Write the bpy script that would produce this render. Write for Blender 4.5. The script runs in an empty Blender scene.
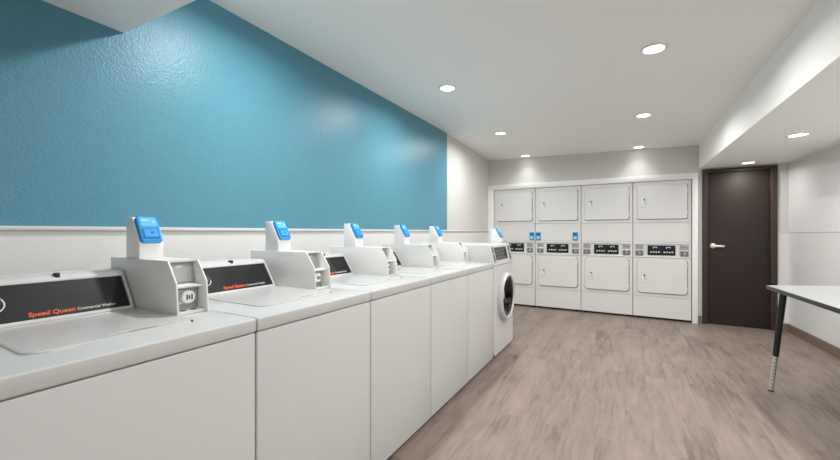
import bpy, bmesh, math, random
from mathutils import Matrix, Vector
random.seed(4)
PI = math.pi
C = bpy.context.scene.collection
SC = bpy.context.scene

# ------------------------------------------------------------------ camera
THETA = math.atan(205 / 365)
cd = bpy.data.cameras.new('camera')
cam = bpy.data.objects.new('camera', cd)
C.objects.link(cam)
cd.sensor_fit = 'HORIZONTAL'
cd.sensor_width = 36
cd.lens = 36 * 365 / 840
cd.shift_y = 2 / 840
cd.clip_start = 0.02
cam.location = (0, 0, 1.23)
cam.rotation_euler = (PI / 2, 0, THETA)
SC.camera = cam

# ------------------------------------------------------------------ world, exposure
w = bpy.data.worlds.new('world')
SC.world = w
w.use_nodes = True
w.node_tree.nodes['Background'].inputs[0].default_value = (.9, .95, 1, 1)
w.node_tree.nodes['Background'].inputs[1].default_value = 0.2
SC.view_settings.view_transform = 'Standard'
SC.view_settings.look = 'None'
SC.view_settings.gamma = 1
SC.view_settings.use_curve_mapping = False
SC.view_settings.exposure = -0.43
LAMP_W = 23.0        # power of each recessed light
LAMP_REAR_W = 22.0   # unseen fill lamp added in the low ceiling behind the camera
LAMP_COL = (1, .995, .97)
SC.cycles.use_denoising = True
SC.cycles.max_bounces = 12
SC.cycles.diffuse_bounces = 8
SC.cycles.sample_clamp_indirect = 4


# ------------------------------------------------------------------ materials
def mat(name, col, rough=.5, metal=0., spec=.5, bump=None, emis=None, trans=0., coat=0.):
    m = bpy.data.materials.new(name)
    m.use_nodes = True
    nt = m.node_tree
    b = nt.nodes['Principled BSDF']
    b.inputs['Base Color'].default_value = (*col, 1)
    b.inputs['Roughness'].default_value = rough
    b.inputs['Metallic'].default_value = metal
    b.inputs['Specular IOR Level'].default_value = spec
    b.inputs['Transmission Weight'].default_value = trans
    b.inputs['Coat Weight'].default_value = coat
    if emis:
        b.inputs['Emission Color'].default_value = (*emis[0], 1)
        b.inputs['Emission Strength'].default_value = emis[1]
    tc = nt.nodes.new('ShaderNodeTexCoord')
    n = nt.nodes.new('ShaderNodeTexNoise')
    nt.links.new(tc.outputs['Object'], n.inputs['Vector'])
    sc, st, dist = bump if bump else (9, 0, 0)
    n.inputs['Scale'].default_value = sc
    n.inputs['Detail'].default_value = 3
    if bump:
        bp = nt.nodes.new('ShaderNodeBump')
        bp.inputs['Strength'].default_value = st
        bp.inputs['Distance'].default_value = dist
        nt.links.new(n.outputs['Fac'], bp.inputs['Height'])
        nt.links.new(bp.outputs['Normal'], b.inputs['Normal'])
    else:   # faint wear in the finish
        mr = nt.nodes.new('ShaderNodeMapRange')
        mr.inputs['To Min'].default_value = max(0, rough - .03)
        mr.inputs['To Max'].default_value = min(1, rough + .03)
        nt.links.new(n.outputs['Fac'], mr.inputs['Value'])
        nt.links.new(mr.outputs['Result'], b.inputs['Roughness'])
    return m


def floor_mat():
    m = bpy.data.materials.new('taupe_wood_plank')
    m.use_nodes = True
    nt = m.node_tree
    L = nt.links.new
    b = nt.nodes['Principled BSDF']
    b.inputs['Roughness'].default_value = .42
    b.inputs['Specular IOR Level'].default_value = .35
    tc = nt.nodes.new('ShaderNodeTexCoord')
    mp = nt.nodes.new('ShaderNodeMapping')
    mp.inputs['Rotation'].default_value = (0, 0, PI / 2)
    L(tc.outputs['Object'], mp.inputs['Vector'])
    br = nt.nodes.new('ShaderNodeTexBrick')
    br.offset = .37
    br.inputs['Scale'].default_value = 1
    br.inputs['Brick Width'].default_value = 1.22
    br.inputs['Row Height'].default_value = .15
    br.inputs['Mortar Size'].default_value = .0008
    br.inputs['Color1'].default_value = (.3, .3, .3, 1)
    br.inputs['Color2'].default_value = (.7, .7, .7, 1)
    br.inputs['Mortar'].default_value = (.2, .2, .2, 1)
    L(mp.outputs['Vector'], br.inputs['Vector'])

    def noise(scale, detail, sx, sy):
        q = nt.nodes.new('ShaderNodeMapping')
        q.inputs['Scale'].default_value = (sx, sy, 1)
        L(tc.outputs['Object'], q.inputs['Vector'])
        # each plank gets its own stretch of grain
        ad = nt.nodes.new('ShaderNodeVectorMath')
        ad.operation = 'MULTIPLY_ADD'
        ad.inputs[1].default_value = (5, 9, 3)
        L(br.outputs['Color'], ad.inputs[0])
        L(q.outputs['Vector'], ad.inputs[2])
        n = nt.nodes.new('ShaderNodeTexNoise')
        n.inputs['Scale'].default_value = scale
        n.inputs['Detail'].default_value = detail
        n.inputs['Roughness'].default_value = .6
        L(ad.outputs[0], n.inputs['Vector'])
        return n.outputs['Fac']
    n1 = noise(2.6, 3, 2.4, .6)     # broad blotches
    n2 = noise(9, 5, 5, .5)         # grain streaks

    def mul(a, k, c=0.):
        x = nt.nodes.new('ShaderNodeMath')
        x.operation = 'MULTIPLY_ADD'
        L(a, x.inputs[0])
        x.inputs[1].default_value = k
        if isinstance(c, float):
            x.inputs[2].default_value = c
        else:
            L(c, x.inputs[2])
        return x.outputs[0]
    bw = nt.nodes.new('ShaderNodeRGBToBW')
    L(br.outputs['Color'], bw.inputs[0])
    v = mul(n1, .95, mul(n2, .75, mul(bw.outputs[0], .22, -.46)))
    cr = nt.nodes.new('ShaderNodeValToRGB')
    e = cr.color_ramp.elements
    e[0].position = .18
    e[0].color = (.12, .088, .071, 1)
    e[1].position = .72
    e[1].color = (.28, .215, .183, 1)
    x = cr.color_ramp.elements.new(.46)
    x.color = (.22, .168, .142, 1)
    L(v, cr.inputs['Fac'])
    L(cr.outputs['Color'], b.inputs['Base Color'])
    bp = nt.nodes.new('ShaderNodeBump')
    bp.inputs['Strength'].default_value = .15
    bp.inputs['Distance'].default_value = .002
    L(n2, bp.inputs['Height'])
    L(bp.outputs['Normal'], b.inputs['Normal'])
    return m


M = {
    'floor': floor_mat(),
    'blue_paint': mat('blue_wall_paint', (.095, .27, .36), .36, spec=.32, bump=(95, .5, .004)),
    'gray_paint': mat('light_gray_wall_paint', (.62, .62, .60), .5, bump=(140, .2, .003)),
    'white_panel': mat('white_wainscot_paint', (.74, .735, .725), .45, bump=(60, .12, .003)),
    'ceiling': mat('white_ceiling_paint', (.90, .91, .885), .75, bump=(140, .2, .003)),
    'trim_white': mat('white_trim_paint', (.88, .88, .88), .4),
    'rail': mat('gray_white_rail_paint', (.66, .66, .65), .45),
    'brown_base': mat('taupe_vinyl_base', (.20, .145, .115), .45),
    'door': mat('dark_brown_door_paint', (.032, .023, .019), .6, spec=.3),
    'door_frame': mat('dark_brown_frame_paint', (.05, .034, .028), .5, spec=.35),
    'chrome': mat('satin_chrome', (.80, .79, .77), .35, .8),
    'enamel': mat('white_enamel', (.61, .612, .61), .3),
    'dryer_enamel': mat('white_dryer_enamel', (.72, .72, .71), .32),
    'enamel_top': mat('white_porcelain', (.555, .555, .55), .2),
    'enamel_side': mat('off_white_enamel', (.68, .68, .67), .33),
    'box': mat('white_powder_coat', (.75, .75, .74), .42),
    'plate_gray': mat('gray_coin_plate', (.40, .40, .39), .4, .35),
    'steel': mat('brushed_steel', (.55, .55, .54), .3, .9),
    'dark_steel': mat('perforated_drum_steel', (.22, .22, .22), .35, .8),
    'black': mat('black_glossy_panel', (.014, .014, .0155), .45, spec=.28),
    'black_rubber': mat('black_rubber', (.02, .02, .02), .6),
    'charcoal': mat('charcoal_overlay', (.045, .047, .047), .4),
    'charcoal_key': mat('dark_gray_keys', (.13, .135, .13), .45),
    'orange': mat('orange_lettering', (.85, .10, .025), .4),
    'white_ink': mat('white_lettering', (.75, .75, .75), .4),
    'blue': mat('blue_plastic', (.008, .285, .72), .25, coat=.4),
    'blue_light': mat('light_blue_plastic', (.11, .47, .82), .22, coat=.4),
    'blue_screen': mat('bright_blue_screen', (.05, .38, .85), .18),
    'blue_dark': mat('deep_blue_plastic', (.008, .12, .42), .3),
    'teal_reader': mat('teal_blue_plastic', (.01, .26, .52), .3),
    'reader_screen': mat('pale_blue_screen', (.42, .72, .90), .2),
    'reader_white': mat('white_plastic', (.82, .82, .83), .35),
    'gap': mat('dark_seam', (.12, .12, .12), .8),  # dark colour stands for shade in seams and recesses
    'glass': mat('smoked_door_glass', (.10, .10, .105), .03, trans=1.),
    'laminate': mat('gray_white_laminate', (.38, .39, .39), .3),
    'edge_black': mat('black_edge_band', (.022, .024, .026), .45),
    'leg_black': mat('black_leg_enamel', (.012, .012, .013), .35),
    'led_blue': mat('pale_blue_display_digits', (.3, .55, .75), .4, emis=((.55, .78, 1), .35)),
    'led_white': mat('white_display_marks', (.6, .6, .6), .4, emis=((1, .95, .95), .12)),
    'led_red': mat('red_display_digits', (.5, .02, .02), .4, emis=((1, .06, .04), .4)),
    'lens': mat('lamp_lens', (.9, .9, .9), .4, emis=((1, .98, .95), 14)),
    'lamp_ring': mat('white_lamp_ring', (.82, .82, .81), .4),
}


# ------------------------------------------------------------------ mesh helpers
class MB:
    """collects shapes and links them as ONE mesh object"""

    def __init__(self, off=(0, 0, 0)):
        self.bm = bmesh.new()
        self.off = Vector(off)
        self.mi = 0

    def _done(self, fs):
        for f in fs:
            f.material_index = self.mi

    def box(self, x0, x1, y0, y1, z0, z1, bev=0., seg=2, mx=None):
        bm = self.bm
        nf = set(bm.faces)
        r = bmesh.ops.create_cube(bm, size=1)
        vs = r['verts']
        for v in vs:
            v.co = Vector((x0 + (v.co.x + .5) * (x1 - x0), y0 + (v.co.y + .5) * (y1 - y0), z0 + (v.co.z + .5) * (z1 - z0)))
            if mx:
                v.co = mx @ v.co
        if bev > 0:
            es = list({e for v in vs for e in v.link_edges})
            bmesh.ops.bevel(bm, geom=es, offset=bev, segments=seg, profile=.5, affect='EDGES')
        self._done([f for f in bm.faces if f not in nf])
        return self

    def poly(self, pts, d, bev=0., seg=2):
        """closed 3D polygon swept by vector d"""
        bm = self.bm
        nf = set(bm.faces)
        d = Vector(d)
        a = [bm.verts.new(Vector(p)) for p in pts]
        b = [bm.verts.new(Vector(p) + d) for p in pts]
        n = len(pts)
        fs = [bm.faces.new(a), bm.faces.new(b)]
        for i in range(n):
            fs.append(bm.faces.new((a[i], a[(i + 1) % n], b[(i + 1) % n], b[i])))
        if bev > 0:
            es = list({e for f in fs for e in f.edges})
            bmesh.ops.bevel(bm, geom=es, offset=bev, segments=seg, profile=.5, affect='EDGES')
        self._done([f for f in bm.faces if f not in nf])
        return self

    def prism_y(self, xz, y0, y1, bev=0.):
        return self.poly([(x, y0, z) for x, z in xz], (0, y1 - y0, 0), bev)

    def plate(self, mx, cx, cy, wd, ht, r, t, bev=0., z0=0., n=6):
        """rounded rectangle in the frame mx, from z0 up to z0+t"""
        bm = self.bm
        nf = set(bm.faces)
        rings = [(z0, 0), (z0 + t - bev, 0)]
        if bev > 0:
            rings += [(z0 + t - .3 * bev, .3 * bev), (z0 + t, bev)]
        L = []
        for z, ins in rings:
            L.append([bm.verts.new(mx @ Vector((cx + x, cy + y, z))) for x, y in rrect(wd - 2 * ins, ht - 2 * ins, max(r - ins, .0004), n)])
        for f in (bm.faces.new(L[0]), bm.faces.new(L[-1])):
            for e in f.edges:       # flat faces stay flat
                e.smooth = False
        k = len(L[0])
        for a, b in zip(L, L[1:]):
            for i in range(k):
                bm.faces.new((a[i], a[(i + 1) % k], b[(i + 1) % k], b[i]))
        self._done([f for f in bm.faces if f not in nf])
        return self

    def lathe(self, prof, mx, seg=40, caps=True):
        """prof: list of (radius, height) about the z axis of mx"""
        bm = self.bm
        nf = set(bm.faces)
        R = []
        for r, z in prof:
            R.append([bm.verts.new(mx @ Vector((r * math.cos(2 * PI * i / seg), r * math.sin(2 * PI * i / seg), z))) for i in range(seg)])
        for a, b in zip(R, R[1:]):
            for i in range(seg):
                bm.faces.new((a[i], a[(i + 1) % seg], b[(i + 1) % seg], b[i]))
        if caps:
            bm.faces.new(R[0])
            bm.faces.new(R[-1])
        self._done([f for f in bm.faces if f not in nf])
        return self

    def tube(self, p0, p1, r0, r1, seg=20):
        p0, p1 = Vector(p0), Vector(p1)
        return self.lathe([(r0, 0), (r1, (p1 - p0).length)], frame(p0, p1 - p0), seg)

    def build(self, name, m, parent=None, closed=True):
        bm = self.bm
        for v in bm.verts:
            v.co += self.off
        if closed:
            bmesh.ops.recalc_face_normals(bm, faces=bm.faces[:])
        bm.normal_update()
        for f in bm.faces:
            f.smooth = True
        for e in bm.edges:
            if len(e.link_faces) != 2 or e.calc_face_angle(0) > math.radians(24):
                e.smooth = False
        me = bpy.data.meshes.new(name)
        bm.to_mesh(me)
        bm.free()
        for q in (m if isinstance(m, (list, tuple)) else [m]):
            me.materials.append(M[q])
        o = bpy.data.objects.new(name, me)
        C.objects.link(o)
        o.parent = parent
        return o


def rrect(wd, ht, r, n=6):
    r = min(r, wd / 2 - 1e-4, ht / 2 - 1e-4)
    out = []
    for cx, cy, a0 in ((wd / 2 - r, ht / 2 - r, 0), (-wd / 2 + r, ht / 2 - r, PI / 2), (-wd / 2 + r, -ht / 2 + r, PI), (wd / 2 - r, -ht / 2 + r, 1.5 * PI)):
        for i in range(n + 1):
            a = a0 + PI / 2 * i / n
            out.append((cx + r * math.cos(a), cy + r * math.sin(a)))
    return out


def frame(o, z, x=None):
    z = Vector(z).normalized()
    x = Vector(x) if x else (Vector((1, 0, 0)) if abs(z.x) < .9 else Vector((0, 1, 0)))
    y = z.cross(x).normalized()
    x = y.cross(z)
    m = Matrix((x, y, z)).transposed().to_4x4()
    m.translation = Vector(o)
    return m


def slope(p0, p1, y=0):
    """frame on a sloped face: x runs along +Y, y runs up from (x,z) p0 to p1, z points out"""
    e2 = Vector((p1[0] - p0[0], 0, p1[1] - p0[1])).normalized()
    e1 = Vector((0, 1, 0))
    m = Matrix((e1, e2, e1.cross(e2))).transposed().to_4x4()
    m.translation = Vector((p0[0], y, p0[1]))
    return m


def tag(o, label, cat=None, group=None):
    o['label'] = label
    if cat:
        o['category'] = cat
    if group:
        o['group'] = group
    return o


def thing(name, label, cat, loc, group=None, rot=(0, 0, 0)):
    o = bpy.data.objects.new(name, None)
    C.objects.link(o)
    o.empty_display_size = .1
    o.location = loc
    o.rotation_euler = rot
    return tag(o, label, cat, group)


def struct(o, label=None, cat=None):
    o['kind'] = 'structure'
    if label:
        o['label'] = label
    o['category'] = cat or o.name.split('_')[0].split('.')[0]
    return o


def copy_tree(o, parent=None):
    c = o.copy()
    C.objects.link(c)
    if parent:
        c.parent = parent
    for ch in list(o.children):
        copy_tree(ch, c)
    return c


def text(name, s, mx, size, m, parent, off=(0, 0, 0), shear=0., bold=0., width=None):
    cu = bpy.data.curves.new(name, 'FONT')
    cu.body = s
    cu.size = size
    cu.shear = shear
    cu.offset = bold
    cu.extrude = .0006
    t = bpy.data.objects.new(name, cu)
    C.objects.link(t)
    bpy.context.view_layer.update()
    me = bpy.data.meshes.new_from_object(t.evaluated_get(bpy.context.evaluated_depsgraph_get()))
    bpy.data.objects.remove(t)
    bpy.data.curves.remove(cu)
    xs = [v.co.x for v in me.vertices]
    k = width / (max(xs) - min(xs)) if width else 1
    x0 = min(xs)
    for v in me.vertices:
        v.co = mx @ Vector(((v.co.x - x0) * k, v.co.y, v.co.z)) + Vector(off)
    me.materials.clear()
    me.materials.append(M[m])
    o = bpy.data.objects.new(name, me)
    C.objects.link(o)
    o.parent = parent
    return o


# ------------------------------------------------------------------ the room
XL, YB, YF = -2.07, 6.15, -2.3
SILL = 1.238


def xr(y):
    return 1.76 + (YB - y) * .06       # right wall


def xs(y):
    return .872 + (YB - y) * .0105     # edge of the dropped ceiling on the right


def zc(x, y):                          # main ceiling
    t = (x - XL) / (.872 - XL)
    ys = [-3, .82, 4.424, 6.15]
    zl = [2.555, 2.555, 2.55, 2.475]
    zr = [2.49, 2.49, 2.455, 2.405]
    for i in range(3):
        if y <= ys[i + 1] or i == 2:
            s = (y - ys[i]) / (ys[i + 1] - ys[i])
            a = zl[i] + s * (zl[i + 1] - zl[i])
            b = zr[i] + s * (zr[i + 1] - zr[i])
            return a + t * (b - a)


struct(MB().poly([(XL - .1, YF, 0), (xr(YF) + .1, YF, 0), (xr(YB) + .1, 7, 0), (XL - .1, 7, 0)], (0, 0, -.1)).build('floor', 'floor'),
       'taupe wood plank floor running towards the dryers', 'floor')

b = MB()
bm = b.bm
NX, NY = 12, 40
grid = {}
for i in range(NX + 1):
    for j in range(NY + 1):
        x, y = XL - .01 + (1.0 - XL + .01) * i / NX, .80 + 5.36 * j / NY
        grid[i, j] = (bm.verts.new((x, y, zc(x, y))), bm.verts.new((x, y, 2.75)))
for i in range(NX):
    for j in range(NY):
        q = [grid[i, j], grid[i + 1, j], grid[i + 1, j + 1], grid[i, j + 1]]
        bm.faces.new([v[0] for v in q])
        bm.faces.new([v[1] for v in q][::-1])
for (i0, j0, i1, j1) in ([(i, 0, i + 1, 0) for i in range(NX)] + [(i + 1, NY, i, NY) for i in range(NX)] +
                         [(0, j + 1, 0, j) for j in range(NY)] + [(NX, j, NX, j + 1) for j in range(NY)]):
    bm.faces.new((grid[i0, j0][0], grid[i0, j0][1], grid[i1, j1][1], grid[i1, j1][0]))
struct(b.build('ceiling', 'ceiling'), 'white textured ceiling with recessed lights', 'ceiling')

b = MB()
b.mi = 0
b.box(XL - .1, XL, YF, 6.9, 0, SILL)
b.mi = 1
b.box(XL - .1, XL, YF, 4.424, SILL, 2.75)
b.mi = 2
b.box(XL - .1, XL, 4.424, 6.9, SILL, 2.75)
struct(b.build('wall_left', ['white_panel', 'blue_paint', 'gray_paint']), 'blue painted wall above a white lower panel behind the washers', 'wall')

b = MB()
b.box(XL - .02, .86, YB, YB + .1, 2.0, 2.75)              # above the dryers
b.box(.86, .93, YB, YB + .1, 0, 2.75)
b.box(.822, .86, YB, YB + .1, 0, 2.0)
b.box(.93, 1.60, YB, YB + .1, 2.062, 2.75)
b.mi = 1
b.poly([(1.60, YB, 0), (1.60, YB + .1, 0), (xr(YB) + .1, YB + .1, 0), (xr(YB) + .1, YB, 0)], (0, 0, 1.232))
b.mi = 0
b.poly([(1.60, YB, 1.232), (1.60, YB + .1, 1.232), (xr(YB) + .1, YB + .1, 1.232), (xr(YB) + .1, YB, 1.232)], (0, 0, 1.5))
b.box(XL - .02, .93, 6.88, 6.95, 0, 2.1)                  # dryer alcove
b.box(.822, .9, YB + .1, 6.9, 0, 2.1)
b.box(XL - .02, .9, YB + .1, 6.9, 2.0, 2.1)
struct(b.build('wall_back', ['gray_paint', 'white_panel']), 'light gray end wall around the dryers and the door', 'wall')

b = MB()
for mi, z0, z1 in ((1, 0, 1.232), (1, 1.232, 2.75)):
    b.mi = mi
    b.poly([(xr(YF), YF, z0), (xr(YF) + .1, YF, z0), (xr(YB + .1) + .1, YB + .1, z0), (xr(YB + .1), YB + .1, z0)], (0, 0, z1 - z0))
struct(b.build('wall_right', ['gray_paint', 'white_panel']), 'pale gray wall beside the table', 'wall')
struct(MB().box(XL - .1, 2.4, YF - .1, YF, 0, 2.75).build('wall_front', 'white_panel'), 'light gray wall behind the camera', 'wall')

# dropped ceilings
b = MB().poly([(xs(YF), YF, 2.085), (xr(YF) + .05, YF, 2.085), (xr(YB) + .05, YB + .05, 2.085), (xs(YB), YB + .05, 2.085)], (0, 0, .66))
struct(b.build('trim_1', 'ceiling'), 'long white dropped ceiling box along the right wall', 'ceiling')
b = MB().poly([(XL - .01, YF, 2.173), (.92, YF, 2.173), (.92, .962, 2.173), (XL - .01, .822, 2.173)], (0, 0, .58))
struct(b.build('trim_2', 'ceiling'), 'low ceiling box crossing above the nearest washer', 'ceiling')
# chair rails and baseboards
b = MB().box(XL - .01, XL + .013, YF, 6.06, SILL - .002, SILL + .016, .003)
struct(b.build('trim_3', 'rail'), 'thin white rail under the blue paint', 'trim')
b = MB().poly([(xr(YF) - .004, YF, 1.228), (xr(YF) + .02, YF, 1.228), (xr(YB) + .02, YB, 1.228), (xr(YB) - .004, YB, 1.228)], (0, 0, .007))
b.box(1.656, xr(YB), YB - .004, YB + .01, 1.228, 1.235)
struct(b.build('trim_4', 'rail'), 'thin gray rail along the right wall', 'trim')
b = MB().poly([(xr(YF) - .012, YF, 0), (xr(YF) + .02, YF, 0), (xr(YB) + .02, YB, 0), (xr(YB) - .012, YB, 0)], (0, 0, .10))
struct(b.build('baseboard_right', 'brown_base'), 'brown vinyl baseboard along the right wall', 'baseboard')
b = MB().box(1.658, xr(YB) - .005, YB - .012, YB + .01, 0, .10).box(.858, .90, YB - .012, YB + .01, 0, .10)
struct(b.build('baseboard_back', 'brown_base'), 'brown vinyl baseboard on both sides of the door', 'baseboard')
b = MB().box(XL - .01, XL + .012, YF, 6.0, 0, .10)
struct(b.build('baseboard_left', 'brown_base'), 'brown vinyl baseboard behind the washers', 'baseboard')
# white casing round the dryers
b = MB()
b.box(XL + .002, .852, 6.075, YB + .02, 1.945, 2.03, .004)
b.box(.790, .852, 6.075, YB + .02, 0, 1.945, .004)
b.box(XL + .002, -1.968, 6.075, YB + .02, 0, 1.945, .004)
struct(b.build('trim_5', 'trim_white'), 'white casing around the four dryer stacks', 'trim')

# ------------------------------------------------------------------ door
d = thing('door_1', 'dark brown door with silver lever handle beside the dryers', 'door', (1.265, YB, 0))
d['kind'] = 'structure'
o = (-1.265, -YB, 0)
b = MB(o)
b.box(.905, .965, YB - .022, YB + .09, 0, 2.068, .004)
b.box(1.590, 1.655, YB - .022, YB + .09, 0, 2.068, .004)
b.box(.965, 1.590, YB - .022, YB + .09, 2.018, 2.068, .004)
b.box(.965, .985, YB + .048, YB + .07, 0, 2.018)
b.box(1.570, 1.590, YB + .048, YB + .07, 0, 2.018)
b.build('door_frame', 'door_frame', d)
leaf = MB(o).box(.968, 1.587, YB + .004, YB + .046, .008, 2.014, .002).build('door_leaf', 'door', d)
for z in (.25, 1.03, 1.80):
    MB(o).tube((1.589, YB - .002, z), (1.589, YB - .002, z + .09), .006, .006, 12).build('hinge', 'door_frame', d)
h = MB(o).lathe([(.034, 0), (.034, .008), (.030, .012), (.014, .014), (.013, .052)], frame((1.022, YB + .004, 1.045), (0, -1, 0))).build('lever_handle', 'chrome', d)
tag(h, 'silver lever handle')
MB(o).box(1.008, 1.135, YB - .058, YB - .042, 1.030, 1.054, .006, 3).build('lever', 'chrome', h)


# ------------------------------------------------------------------ recessed lights
def downlight(x, y, z, tilt, label, power, group, spread=165):
    t = thing('recessed_ceiling_light', label, 'ceiling light', (x, y, z), group, (0, tilt, 0))
    dn = Matrix.Rotation(PI, 4, 'X')
    MB().lathe([(.060, -.004), (.060, .003), (.066, .008), (.082, .005), (.086, -.002), (.086, -.004)], dn, 40).build('trim_ring', 'lamp_ring', t)
    MB().lathe([(.0595, -.003), (.0595, .0015), (.001, .0022)], dn, 40).build('lens', 'lens', t)
    la = bpy.data.lights.new('downlight_lamp', 'AREA')
    la.shape = 'DISK'
    la.size = .11
    la.energy = power
    la.color = LAMP_COL
    la.spread = math.radians(spread)
    lo = bpy.data.objects.new('downlight_lamp', la)
    C.objects.link(lo)
    lo.parent = t
    lo.location = (0, 0, -.012)
    return t


TILT = .03
MAIN = 'round recessed lights in the main ceiling'
LEVEL = {(True, True, True): .055, (False, True, True): 1.0, (False, False, True): .9, (False, False, False): 1.0}   # dimmed towards the end wall
names = {
    (-1.39, 1.33): 'round recessed light above the nearest washers, next to the low ceiling box',
    (.17, 1.30): 'round recessed light over the aisle, next to the low ceiling box',
    (-1.40, 3.0): 'bright round recessed light nearest the camera in the row over the washers',
    (.173, 2.97): 'bright round recessed light nearest the camera in the row over the aisle',
    (-1.413, 4.66): 'second round recessed light in the row over the washers',
    (.17, 4.55): 'second round recessed light in the row over the aisle',
    (-1.40, 5.98): 'small round recessed light by the end wall above the leftmost dryers',
    (.17, 5.98): 'small round recessed light by the end wall above the right hand dryers',
}
for (x, y), lb in names.items():
    downlight(x, y, zc(x, y) - .001, TILT, lb, LAMP_W * LEVEL[y > 5.5, y > 4, y > 2], MAIN, 100 if y > 5.5 else 165)
for (x, y), lb in {(1.325, 5.90): 'round recessed light in the dropped ceiling just in front of the door',
                   (1.325, 4.42): 'round recessed light in the dropped ceiling over the table end',
                   (1.40, 2.6): 'round recessed light in the dropped ceiling above the near half of the table',
                   (1.42, .9): 'added unseen fill light in the dropped ceiling to the right of the camera'}.items():  # last one is an unseen lamp added to brighten the washer fronts
    downlight(x, y, 2.085, 0, lb, LAMP_W * (.25 if y > 5 else .62 if y > 4 else .9), 'round recessed lights in the right dropped ceiling')
for (x, y), lb in {(.3, -.9): 'added unseen fill light in the low ceiling behind the camera'}.items():  # unseen lamp, put in as fill
    downlight(x, y, 2.173, 0, lb, LAMP_REAR_W, 'added fill lights in the low ceiling')

# ------------------------------------------------------------------ top-load washers
WX, WW = -1.1, .645
HD = -.02        # local x of the footprint centre is shifted here


def card_reader(t, y0, y1, x0, z0, off):
    """white wedge with a blue front; (x0, z0) = back bottom corner"""
    P = [(x0, z0), (x0, z0 + .163), (x0 + .048, z0 + .161), (x0 + .106, z0 + .058), (x0 + .106, z0)]
    r = MB(off).prism_y(P, y0, y1, .003).build('card_reader', 'reader_white', t)
    tag(r, 'white wedge shaped card reader with blue front')
    S = slope((x0 + .106, z0 + .058), (x0 + .048, z0 + .161), (y0 + y1) / 2)
    wd = y1 - y0 - .008
    c = MB(off).plate(S, 0, .058, wd, .116, .013, .016, .006).build('front_cover', 'blue', r)
    tag(c, 'blue front cover')
    MB(off).plate(S, 0, .088, wd - .020, .042, .008, .003, .0015, .0145).build('upper_panel', 'blue_light', r)
    MB(off).plate(S, 0, .037, wd - .018, .048, .006, .003, .0015, .0145).build('screen_bezel', 'blue_dark', r)
    MB(off).plate(S, 0, .037, wd - .030, .034, .004, .003, .001, .016).build('screen', 'blue_screen', r)
    MB(off).plate(S, .004, .039, .011, .011, .003, .002, .0005, .0182).build('button', 'blue_dark', r)
    MB(off).plate(S, -.012, .095, .028, .006, .002, .001, .0003, .0172).plate(S, .018, .088, .014, .005, .002, .001, .0003, .0172).build('marking', 'reader_screen', r)
    return r


def coin_box(t, y0, y1, off):
    P = [(-.75, .937), (-.75, 1.127), (-.312, 1.127), (-.256, 1.050), (-.245, .937)]
    b = MB(off)
    b.prism_y(P, y0, y0 + .006, .0012)
    b.prism_y(P, y1 - .006, y1, .0012)
    b.box(-.75, -.317, y0 + .006, y1 - .006, 1.120, 1.127)
    b.box(-.75, -.37, y0 + .006, y1 - .006, .937, 1.121)
    b.poly([(-.39, y0 + .006, 1.040), (-.273, y0 + .006, 1.030), (-.270, y0 + .006, 1.036), (-.39, y0 + .006, 1.047)], (0, y1 - y0 - .012, 0))
    b.box(-.39, -.261, y0 + .006, y1 - .006, .937, .947)
    c = b.build('coin_box', 'box', t)
    tag(c, 'white metal coin box')
    ya, yb = y0 + .008, y1 - .008
    ym = (ya + yb) / 2
    MB(off).poly([(-.368, ya, 1.047), (-.325, ya, 1.044), (-.342, ya, 1.118), (-.368, ya, 1.118)], (0, yb - ya, 0)).build('coin_slot_plate', 'plate_gray', c)
    F = slope((-.3245, 1.046), (-.3415, 1.118), ym)
    sl = MB(off)
    for yy in (.016, .048):
        sl.plate(F, -.036, yy, .010, .020, .002, .002, .0005, .0005)
    sl.build('coin_slot', 'black_rubber', c)
    MB(off).plate(F, -.036, .016, .022, .024, .002, .0008).plate(F, -.036, .048, .022, .024, .002, .0008).plate(F, -.004, .058, .026, .008, .002, .0008).build('slot_surround', 'steel', c)
    MB(off).box(-.368, -.308, ya, yb, .948, 1.040).build('coin_vault_door', 'plate_gray', c)
    G = slope((-.3078, .948), (-.3078, 1.04), ym)
    MB(off).plate(G, -.012, .045, .050, .052, .004, .006, .002).build('lock_base', 'steel', c)
    MB(off).lathe([(.024, 0), (.024, .014), (.020, .018), (.001, .018)], G @ Matrix.Translation((.006, .045, .004)), 28).build('lock', 'reader_white', c)
    k = MB(off)
    for dx, hh in ((-.008, .020), (.000, .014), (.009, .020)):
        k.plate(G, .006 + dx, .045, .0042, hh, .001, .0015, 0, .0222)
    k.build('keyhole', 'black_rubber', c)
    MB(off).box(-.290, -.274, ym - .025, ym - .010, .9468, .9485).box(-.290, -.274, ym + .010, ym + .025, .9468, .9485).build('base_slot', 'charcoal', c)
    return c


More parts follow.
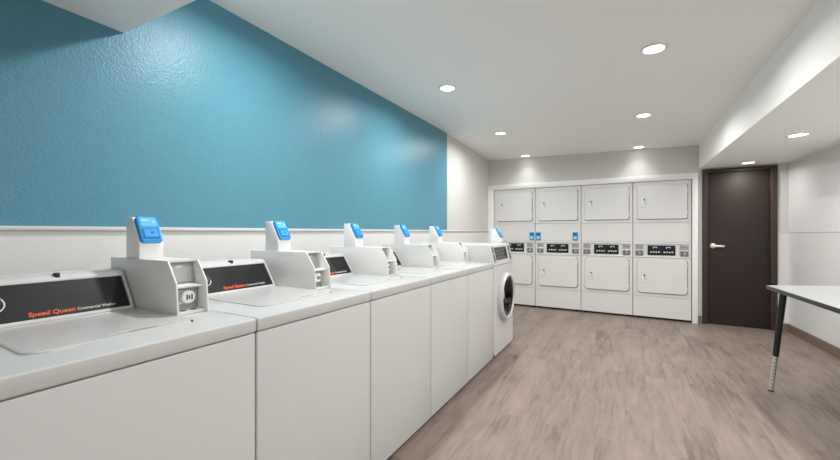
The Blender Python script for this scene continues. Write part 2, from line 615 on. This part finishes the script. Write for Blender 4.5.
def make_washer(label):
    t = thing('top_load_washer', label, 'washer', (WX - .38, 0, 0), 'top load washers in a row along the left wall')
    off = (.38, 0, 0)
    W = WW
    MB(off).box(-.755, -.022, .004, W - .004, .03, .880, .004).build('cabinet', 'enamel_side', t)
    MB(off).box(-.024, 0, .003, W - .003, .022, .8855, .006, 3).build('front_panel', 'enamel', t)
    for sx in (-.70, -.07):
        for sy in (.06, W - .06):
            MB(off).tube((sx, sy, 0), (sx, sy, .032), .022, .018, 16).build('foot', 'black_rubber', t)
    MB(off).box(-.75, -.012, .010, W - .010, .878, .892).build('top_gasket', 'gap', t)  # dark sheet in place of the shade in the seam under the top
    MB(off).box(-.76, .005, .001, W - .001, .888, .936, .009, 3).build('top', 'enamel_top', t)
    T = Matrix.Translation((0, 0, .9335))
    T = T @ Matrix.Rotation(0, 4, 'Z')
    lid = MB(off).plate(T, -.326, .3225, .404, .405, .05, .0085, .005, 0, 8).build('lid', 'enamel_top', t)
    MB(off).plate(T, -.170, .37, .012, .16, .006, .0095, .002, 0).build('lid_lip', 'enamel_top', lid)
    MB(off).plate(T, -.152, .375, .010, .075, .004, .0088, .001, 0).build('finger_notch', 'gap', lid)
    MB(off).tube((-.138, .505, .935), (-.138, .505, .9425), .0065, .005, 12).build('lid_bumper', 'charcoal', lid)
    # console with a sloping black panel
    y0, y1 = .006, W - .131
    p0, p1 = (-.533, .937), (-.626, 1.076)
    b = MB(off)
    b.prism_y([(-.76, .937), (-.76, 1.083), (-.643, 1.083), p1, p0], y0, y1, .004)
    S = slope(p0, p1)
    ln = math.hypot(p1[0] - p0[0], p1[1] - p0[1])
    b.plate(S, (y0 + y1) / 2, ln - .011, y1 - y0 - .004, .022, .010, .010, .006, -.004)     # rim
    b.plate(S, (y0 + y1) / 2, .009, y1 - y0 - .004, .014, .004, .009, .003, -.004)
    b.plate(S, y1 - .007, ln / 2, .010, ln - .012, .005, .009, .003, -.004)
    b.plate(S, y0 + .010, ln / 2, .016, ln - .012, .005, .009, .003, -.004)
    con = b.build('console', 'enamel', t)
    MB(off).plate(S, (y0 + y1) / 2, (ln - .012) / 2 + .003, y1 - y0 - .028, ln - .036, .003, .003, .001, 0).build('control_panel', 'black', con)
    MB(off).box(-.640, -.616, .312, .325, 1.070, 1.0875, .002).build('latch', 'black_rubber', con)
    MB(off).lathe([(.030, 0), (.030, .0008), (.0265, .0008), (.0265, 0)], S @ Matrix.Translation((.157, .082, .003)), 36, False).build('dial_ring', 'white_ink', con)
    MB(off).lathe([(.022, 0), (.022, .014), (.018, .018), (.001, .018)], S @ Matrix.Translation((.157, .082, .002)), 28).build('dial', 'charcoal', con)
    tx = S @ Matrix.Translation((.230, .026, .0032))
    a = text('lettering', 'Speed Queen', tx, .021, 'orange', con, off, .18, .0004, .114)
    tag(a, 'orange brand lettering')
    tx = S @ Matrix.Translation((.350, .027, .0032))
    tag(text('lettering', 'Commercial Washer', tx, .015, 'white_ink', con, off, .1, 0, .108), 'white lettering')
    coin_box(t, W - .127, W - .017, off)
    card_reader(t, W - .121, W - .036, -.632, 1.127, off)
    return t


lab = ['white top load washer nearest the camera, first in the row under the blue wall',
       'second white top load washer from the camera under the blue wall',
       'third white top load washer from the camera, middle of the row of five',
       'fourth white top load washer from the camera under the blue wall',
       'white top load washer standing directly beside the round door front loader']
first = make_washer(lab[0])
ws = [first] + [copy_tree(first) for _ in lab[1:]]
for i, o in enumerate(ws):
    o.location.y = .17 + WW * i
    o['label'] = lab[i]

# ------------------------------------------------------------------ front-load washer
FY, FW = .17 + WW * 5, .692
t = thing('front_load_washer', 'white front load washer with round glass door at the far end of the row', 'washer', (WX - .38, FY, 0))
off = (.38, 0, 0)
cy, cz, RR = .372, .563, .208
b = MB(off)
b.box(-.755, -.30, .004, FW - .004, .03, .900)
b.box(-.30, -.022, .004, .016, .03, .9)
b.box(-.30, -.022, FW - .016, FW - .004, .03, .9)
b.box(-.30, -.022, .016, FW - .016, .885, .9)
b.box(-.30, -.022, .016, FW - .016, .03, .05)
b.build('cabinet', 'enamel_side', t)
# front with a round opening
b = MB(off)
bm = b.bm
n = 64
x0, x1 = -.022, 0
inn, out, outb = [], [], []
innb = []
for i in range(n):
    a = 2 * PI * (i + .5) / n
    c, s = math.cos(a), math.sin(a)
    ks = []
    for lim, v in ((FW - .003 - cy, c), (cy - .003, -c), (.898 - cz, s), (cz - .022, -s)):
        if v > 1e-6:
            ks.append(lim / v)
    k = min(ks)
    inn.append(bm.verts.new((x1, cy + RR * c, cz + RR * s)))
    innb.append(bm.verts.new((x0, cy + RR * c, cz + RR * s)))
    out.append(bm.verts.new((x1, cy + k * c, cz + k * s)))
    outb.append(bm.verts.new((x0, cy + k * c, cz + k * s)))
for i in range(n):
    j = (i + 1) % n
    bm.faces.new((inn[i], inn[j], out[j], out[i]))
    bm.faces.new((innb[i], innb[j], outb[j], outb[i]))
    bm.faces.new((inn[i], inn[j], innb[j], innb[i]))
    bm.faces.new((out[i], out[j], outb[j], outb[i]))
b.build('front_panel', 'enamel', t)
for sx in (-.70, -.07):
    for sy in (.06, FW - .06):
        MB(off).tube((sx, sy, 0), (sx, sy, .032), .022, .018, 16).build('foot', 'black_rubber', t)
D = frame((0, cy, cz), (1, 0, 0), (0, 1, 0))
dr = MB(off).lathe([(.204, .010), (.207, .036), (.214, .049), (.227, .048), (.240, .032), (.246, .002), (.218, .001), (.209, .004)], D, 64, False).lathe([(.209, .004), (.204, .010)], D, 64, False)
door = dr.build('door', 'enamel', t)
tag(door, 'round white door ring')
MB(off).lathe([(.2065, .034), (.185, .028), (.13, -.03), (.07, -.055), (.001, -.060)], D, 48, False).build('door_glass', 'glass', door)
MB(off).box(.034, .054, cy - .222, cy - .185, cz + .00, cz + .085, .007, 3).build('door_handle', 'enamel', door)
MB(off).lathe([(.209, .0), (.200, -.030), (.196, -.075)], D, 48, False).build('door_gasket', 'black_rubber', t)
b = MB(off).lathe([(.198, -.075), (.235, -.085), (.235, -.27), (.001, -.275)], D, 48, False)
dm = b.build('drum', 'dark_steel', t)
for a in range(3):
    Rm = D @ Matrix.Rotation(a * 2 * PI / 3 + .5, 4, 'Z')
    MB(off).box(.19, .236, -.025, .025, -.26, -.10, .012, 2, Rm).build('drum_baffle', 'steel', dm)
pf = MB(off)
for ring in range(6):
    for i in range(30):
        Rm = D @ Matrix.Rotation((i + .5 * (ring % 2)) * 2 * PI / 30, 4, 'Z') @ Matrix.Translation((.2335, 0, -.105 - ring * .028)) @ Matrix.Rotation(-PI / 2, 4, 'Y')
        pf.lathe([(.006, 0), (.006, .003)], Rm, 8)
pf.build('perforation', 'steel', dm)
# console
p0, p1 = (.004, .908), (-.040, 1.098)
b = MB(off).prism_y([(-.755, .902), (-.755, 1.105), (-.05, 1.105), p1, p0, (.004, .902)], .002, FW - .002, .005)
con = b.build('console', 'enamel', t)
S = slope(p0, p1)
cp = MB(off).plate(S, .315, .107, .395, .130, .012, .004, .002).build('control_panel', 'charcoal', con)
kb = MB(off)
for r_ in range(3):
    for q in range(3):
        kb.plate(S, .185 + q * .10, .066 + r_ * .036, .075, .020, .005, .002, .0008, .0035)
kb.build('keypad', 'charcoal_key', con)
dk = MB(off).plate(S, .45, .107, .085, .080, .005, .002, .0008, .0035).build('display', 'black', con)
for nm, yy, wd in (('coin_strip', .062, .060), ('card_strip', .612, .075)):
    MB(off).plate(S, yy, .103, wd, .165, .006, .003, .001).build(nm, 'plate_gray', con)
    MB(off).plate(S, yy, .145, wd - .018, .050, .004, .002, .0008, .0025).plate(S, yy, .068, wd - .018, .060, .004, .002, .0008, .0025).build('slot_plate', 'charcoal_key', con)
MB(off).box(-.012, .003, FW - .16, FW - .05, .868, .874, .001).build('maker_badge', 'steel', t)
card_reader(t, .575, .675, -.215, 1.105, off)

# ------------------------------------------------------------------ stacked dryers
DY, DW = 6.10, .687


def make_dryer(label):
    t = thing('stacked_dryer', label, 'dryer', (0, DY + .36, 0), 'stacked dryers along the end wall')
    off = (0, -.36, 0)
    W = DW
    F = Matrix(((1, 0, 0, 0), (0, 0, -1, 0), (0, 1, 0, 0), (0, 0, 0, 1)))     # x right, y up, z out of the front
    MB(off).box(-W / 2 + .003, W / 2 - .003, .012, .72, .03, 1.935).build('cabinet', 'enamel_side', t)
    for sx in (-.28, .28):
        for sy in (.06, .66):
            MB(off).tube((sx, sy, 0), (sx, sy, .032), .022, .018, 14).build('foot', 'black_rubber', t)

    def panel(nm, z0, z1, m='dryer_enamel', pt=.014):
        return MB(off).plate(F, 0, (z0 + z1) / 2, W - .008, z1 - z0, .004, pt, .003, -.013).build(nm, m, t)
    panel('upper_front', 1.367, 1.940)
    panel('middle_panel', 1.090, 1.360)
    panel('control_fascia', .866, 1.084, 'dryer_enamel', .008)
    panel('lower_front', .322, .862)
    panel('kick_panel', .030, .316)
    for z0, z1, nm in ((1.412, 1.882, 'upper_door'), (.372, .846, 'lower_door')):
        zc_ = (z0 + z1) / 2
        dw = W - .105
        rad = .022 if nm == 'upper_door' else .045
        d_ = MB(off).plate(F, .003, zc_, dw, z1 - z0, rad, .019, .006, .003).build(nm, 'dryer_enamel', t)
        MB(off).plate(F, .006, zc_ - .002, dw + .010, z1 - z0 + .010, rad, .003, 0, .0005).build('door_seal', 'gap', d_)  # dark sheet paints the shaded gap round the door edge
        hz = zc_ + .005 if nm == 'upper_door' else zc_ - .03
        MB(off).plate(F, -.212, hz, .062, .138, .006, .001, 0, .0215).build('handle_shadow_gap', 'plate_gray', d_)
        MB(off).plate(F, -.212, hz, .055, .131, .006, .006, .002, .021).build('handle_plate', 'reader_white', d_)
        MB(off).plate(F, -.205, hz + .012, .022, .080, .004, .001, 0, .0266).build('handle_recess', 'gap', d_)
        MB(off).box(-.224, -.200, -.0375, -.026, hz - .040, hz + .022, .004, 2).build('handle', 'reader_white', d_)
        for hz2 in (z0 + .06, z1 - .10):
            MB(off).box(dw / 2 + .001, dw / 2 + .012, -.018, -.001, hz2, hz2 + .045, .002).build('hinge', 'steel', d_)
    # control strip: raised frame, display, coin slots
    b = MB(off)
    b.plate(F, 0, 1.070, W - .020, .022, .004, .014, .004, -.005)
    b.plate(F, 0, .878, W - .020, .020, .004, .014, .004, -.005)
    fr = b.build('control_frame', 'dryer_enamel', t)
    ds = MB(off).plate(F, 0, .973, .326, .138, .004, .010, .002, -.005).build('display_panel', 'black', t)
    for cx in (-.075, .082):
        g = MB(off)
        g.plate(F, cx - .020, 1.010, .009, .022, .002, .001, 0, .005).plate(F, cx + .014, 1.017, .022, .009, .002, .001, 0, .005).plate(F, cx - .004, 1.018, .022, .008, .002, .001, 0, .005).plate(F, cx + .022, 1.008, .006, .012, .002, .001, 0, .005)
        g.build('display_digits', 'led_blue', ds)
        g = MB(off)
        for q in range(4):
            g.plate(F, cx - .045 + q * .030, .946 + .004 * (q % 2), .020, .016, .002, .001, 0, .005)
        g.build('display_keys', 'led_white', ds)
        g = MB(off).plate(F, cx - .056, .948, .007, .014, .001, .001, 0, .005).plate(F, cx + .060, .948, .007, .014, .001, .001, 0, .005)
        g.build('display_marks', 'led_red', ds)
    for sx in (-1, 1):
        cx = sx * .262
        u = MB(off).plate(F, cx, 1.018, .100, .062, .004, .009, .002, -.005).build('coin_plate', 'plate_gray', t)
        MB(off).plate(F, cx, 1.018, .060, .006, .002, .001, 0, .004).plate(F, cx - .03, 1.032, .016, .010, .002, .001, 0, .004).build('coin_slot', 'gap', u)
        l = MB(off).plate(F, cx, .932, .104, .080, .004, .011, .002, -.005).build('coin_vault', 'steel', t)
        MB(off).plate(F, cx, .932, .082, .060, .004, .001, 0, .006).build('vault_door', 'charcoal_key', l)
        MB(off).lathe([(.022, 0), (.022, .008), (.018, .011), (.001, .011)], F @ Matrix.Translation((cx + .004 * sx, .932, .0065)), 24).build('lock', 'steel', l)
    return t


def small_reader(t, cx):
    off = (0, -.36, 0)
    F = Matrix(((1, 0, 0, 0), (0, 0, -1, 0), (0, 1, 0, 0), (0, 0, 0, 1)))
    r = MB(off).plate(F, cx, 1.166, .072, .122, .008, .022, .006, .001).build('card_reader', 'teal_reader', t)
    tag(r, 'small blue card reader')
    MB(off).plate(F, cx, 1.141, .046, .040, .004, .002, .0006, .0225).build('screen', 'reader_screen', r)
    MB(off).plate(F, cx, 1.195, .048, .030, .004, .002, .0006, .0225).build('keypad', 'blue_dark', r)


dl = ['white stacked dryer unit in the left corner with one blue reader at its right edge',
      'white stacked dryer unit with two blue card readers',
      'white stacked dryer unit without blue readers, third from the left corner',
      'white stacked dryer unit at the right end, against the casing by the brown door']
f0 = make_dryer(dl[0])
ds = [f0] + [copy_tree(f0) for _ in dl[1:]]
for i, o in enumerate(ds):
    o.location.x = -1.9625 + DW * (i + .5)
    o['label'] = dl[i]
small_reader(ds[0], .292)
small_reader(ds[1], -.292)
small_reader(ds[1], .262)

# ------------------------------------------------------------------ table on the right
TZ = .80
A, Bp, Dp, Cp = (.992, 3.934), (1.066, 2.60), (1.955, 2.19), (1.855, 4.342)
cx_, cy_ = 1.45, 3.27
t = thing('trapezoid_table', 'gray topped folding table with black edge and black legs by the right wall', 'table', (cx_, cy_, 0))
o = (-cx_, -cy_, 0)


def inset(k):
    return [(p[0] + (cx_ - p[0]) * k, p[1] + (cy_ - p[1]) * k) for p in (A, Bp, Dp, Cp)]


MB(o).poly([(x, y, TZ - .002) for x, y in inset(.006)], (0, 0, .003)).build('tabletop', 'laminate', t)
e = MB(o).poly([(x, y, TZ - .030) for x, y in inset(0)], (0, 0, .0295), .002).build('edge_band', 'edge_black', t)
tag(e, 'black edge of the table')
MB(o).poly([(x, y, TZ - .048) for x, y in inset(.16)], (0, 0, .02)).build('apron', 'leg_black', t)
for top, foot in (((1.040, 3.735), (.985, 3.79)), ((1.14, 2.80), (1.085, 2.73)), ((1.75, 4.08), (1.79, 4.18)), ((1.82, 2.47), (1.87, 2.39))):
    T0 = Vector((*top, TZ - .03))
    F0 = Vector((*foot, 0))
    k = lambda s: T0.lerp(F0, s)
    lg = MB(o).tube(k(0), k(.635), .0215, .0185, 24).build('leg', 'leg_black', t)
    b = MB(o).tube(k(.60), k(.985), .0150, .0150, 20)
    s = tag(b.build('leg_sleeve', 'chrome', lg), 'chrome height adjusting sleeve')
    hb = MB(o)
    dv = (F0 - T0).normalized()
    for i in range(9):
        p = k(.665 + i * .036)
        for sd in (-1, 1):
            nrm = Vector((sd * -.35 + -.2, -.9, 0))
            nrm = (nrm - dv * nrm.dot(dv)).normalized()
            hb.lathe([(.0032, .0), (.0032, .0156)], frame(p, nrm), 10)
    hb.build('adjustment_hole', 'black_rubber', lg)
    MB(o).tube(k(.985) + Vector((0, 0, 0)), (foot[0], foot[1], 0.0), .0145, .016, 20).build('foot', 'black_rubber', lg)
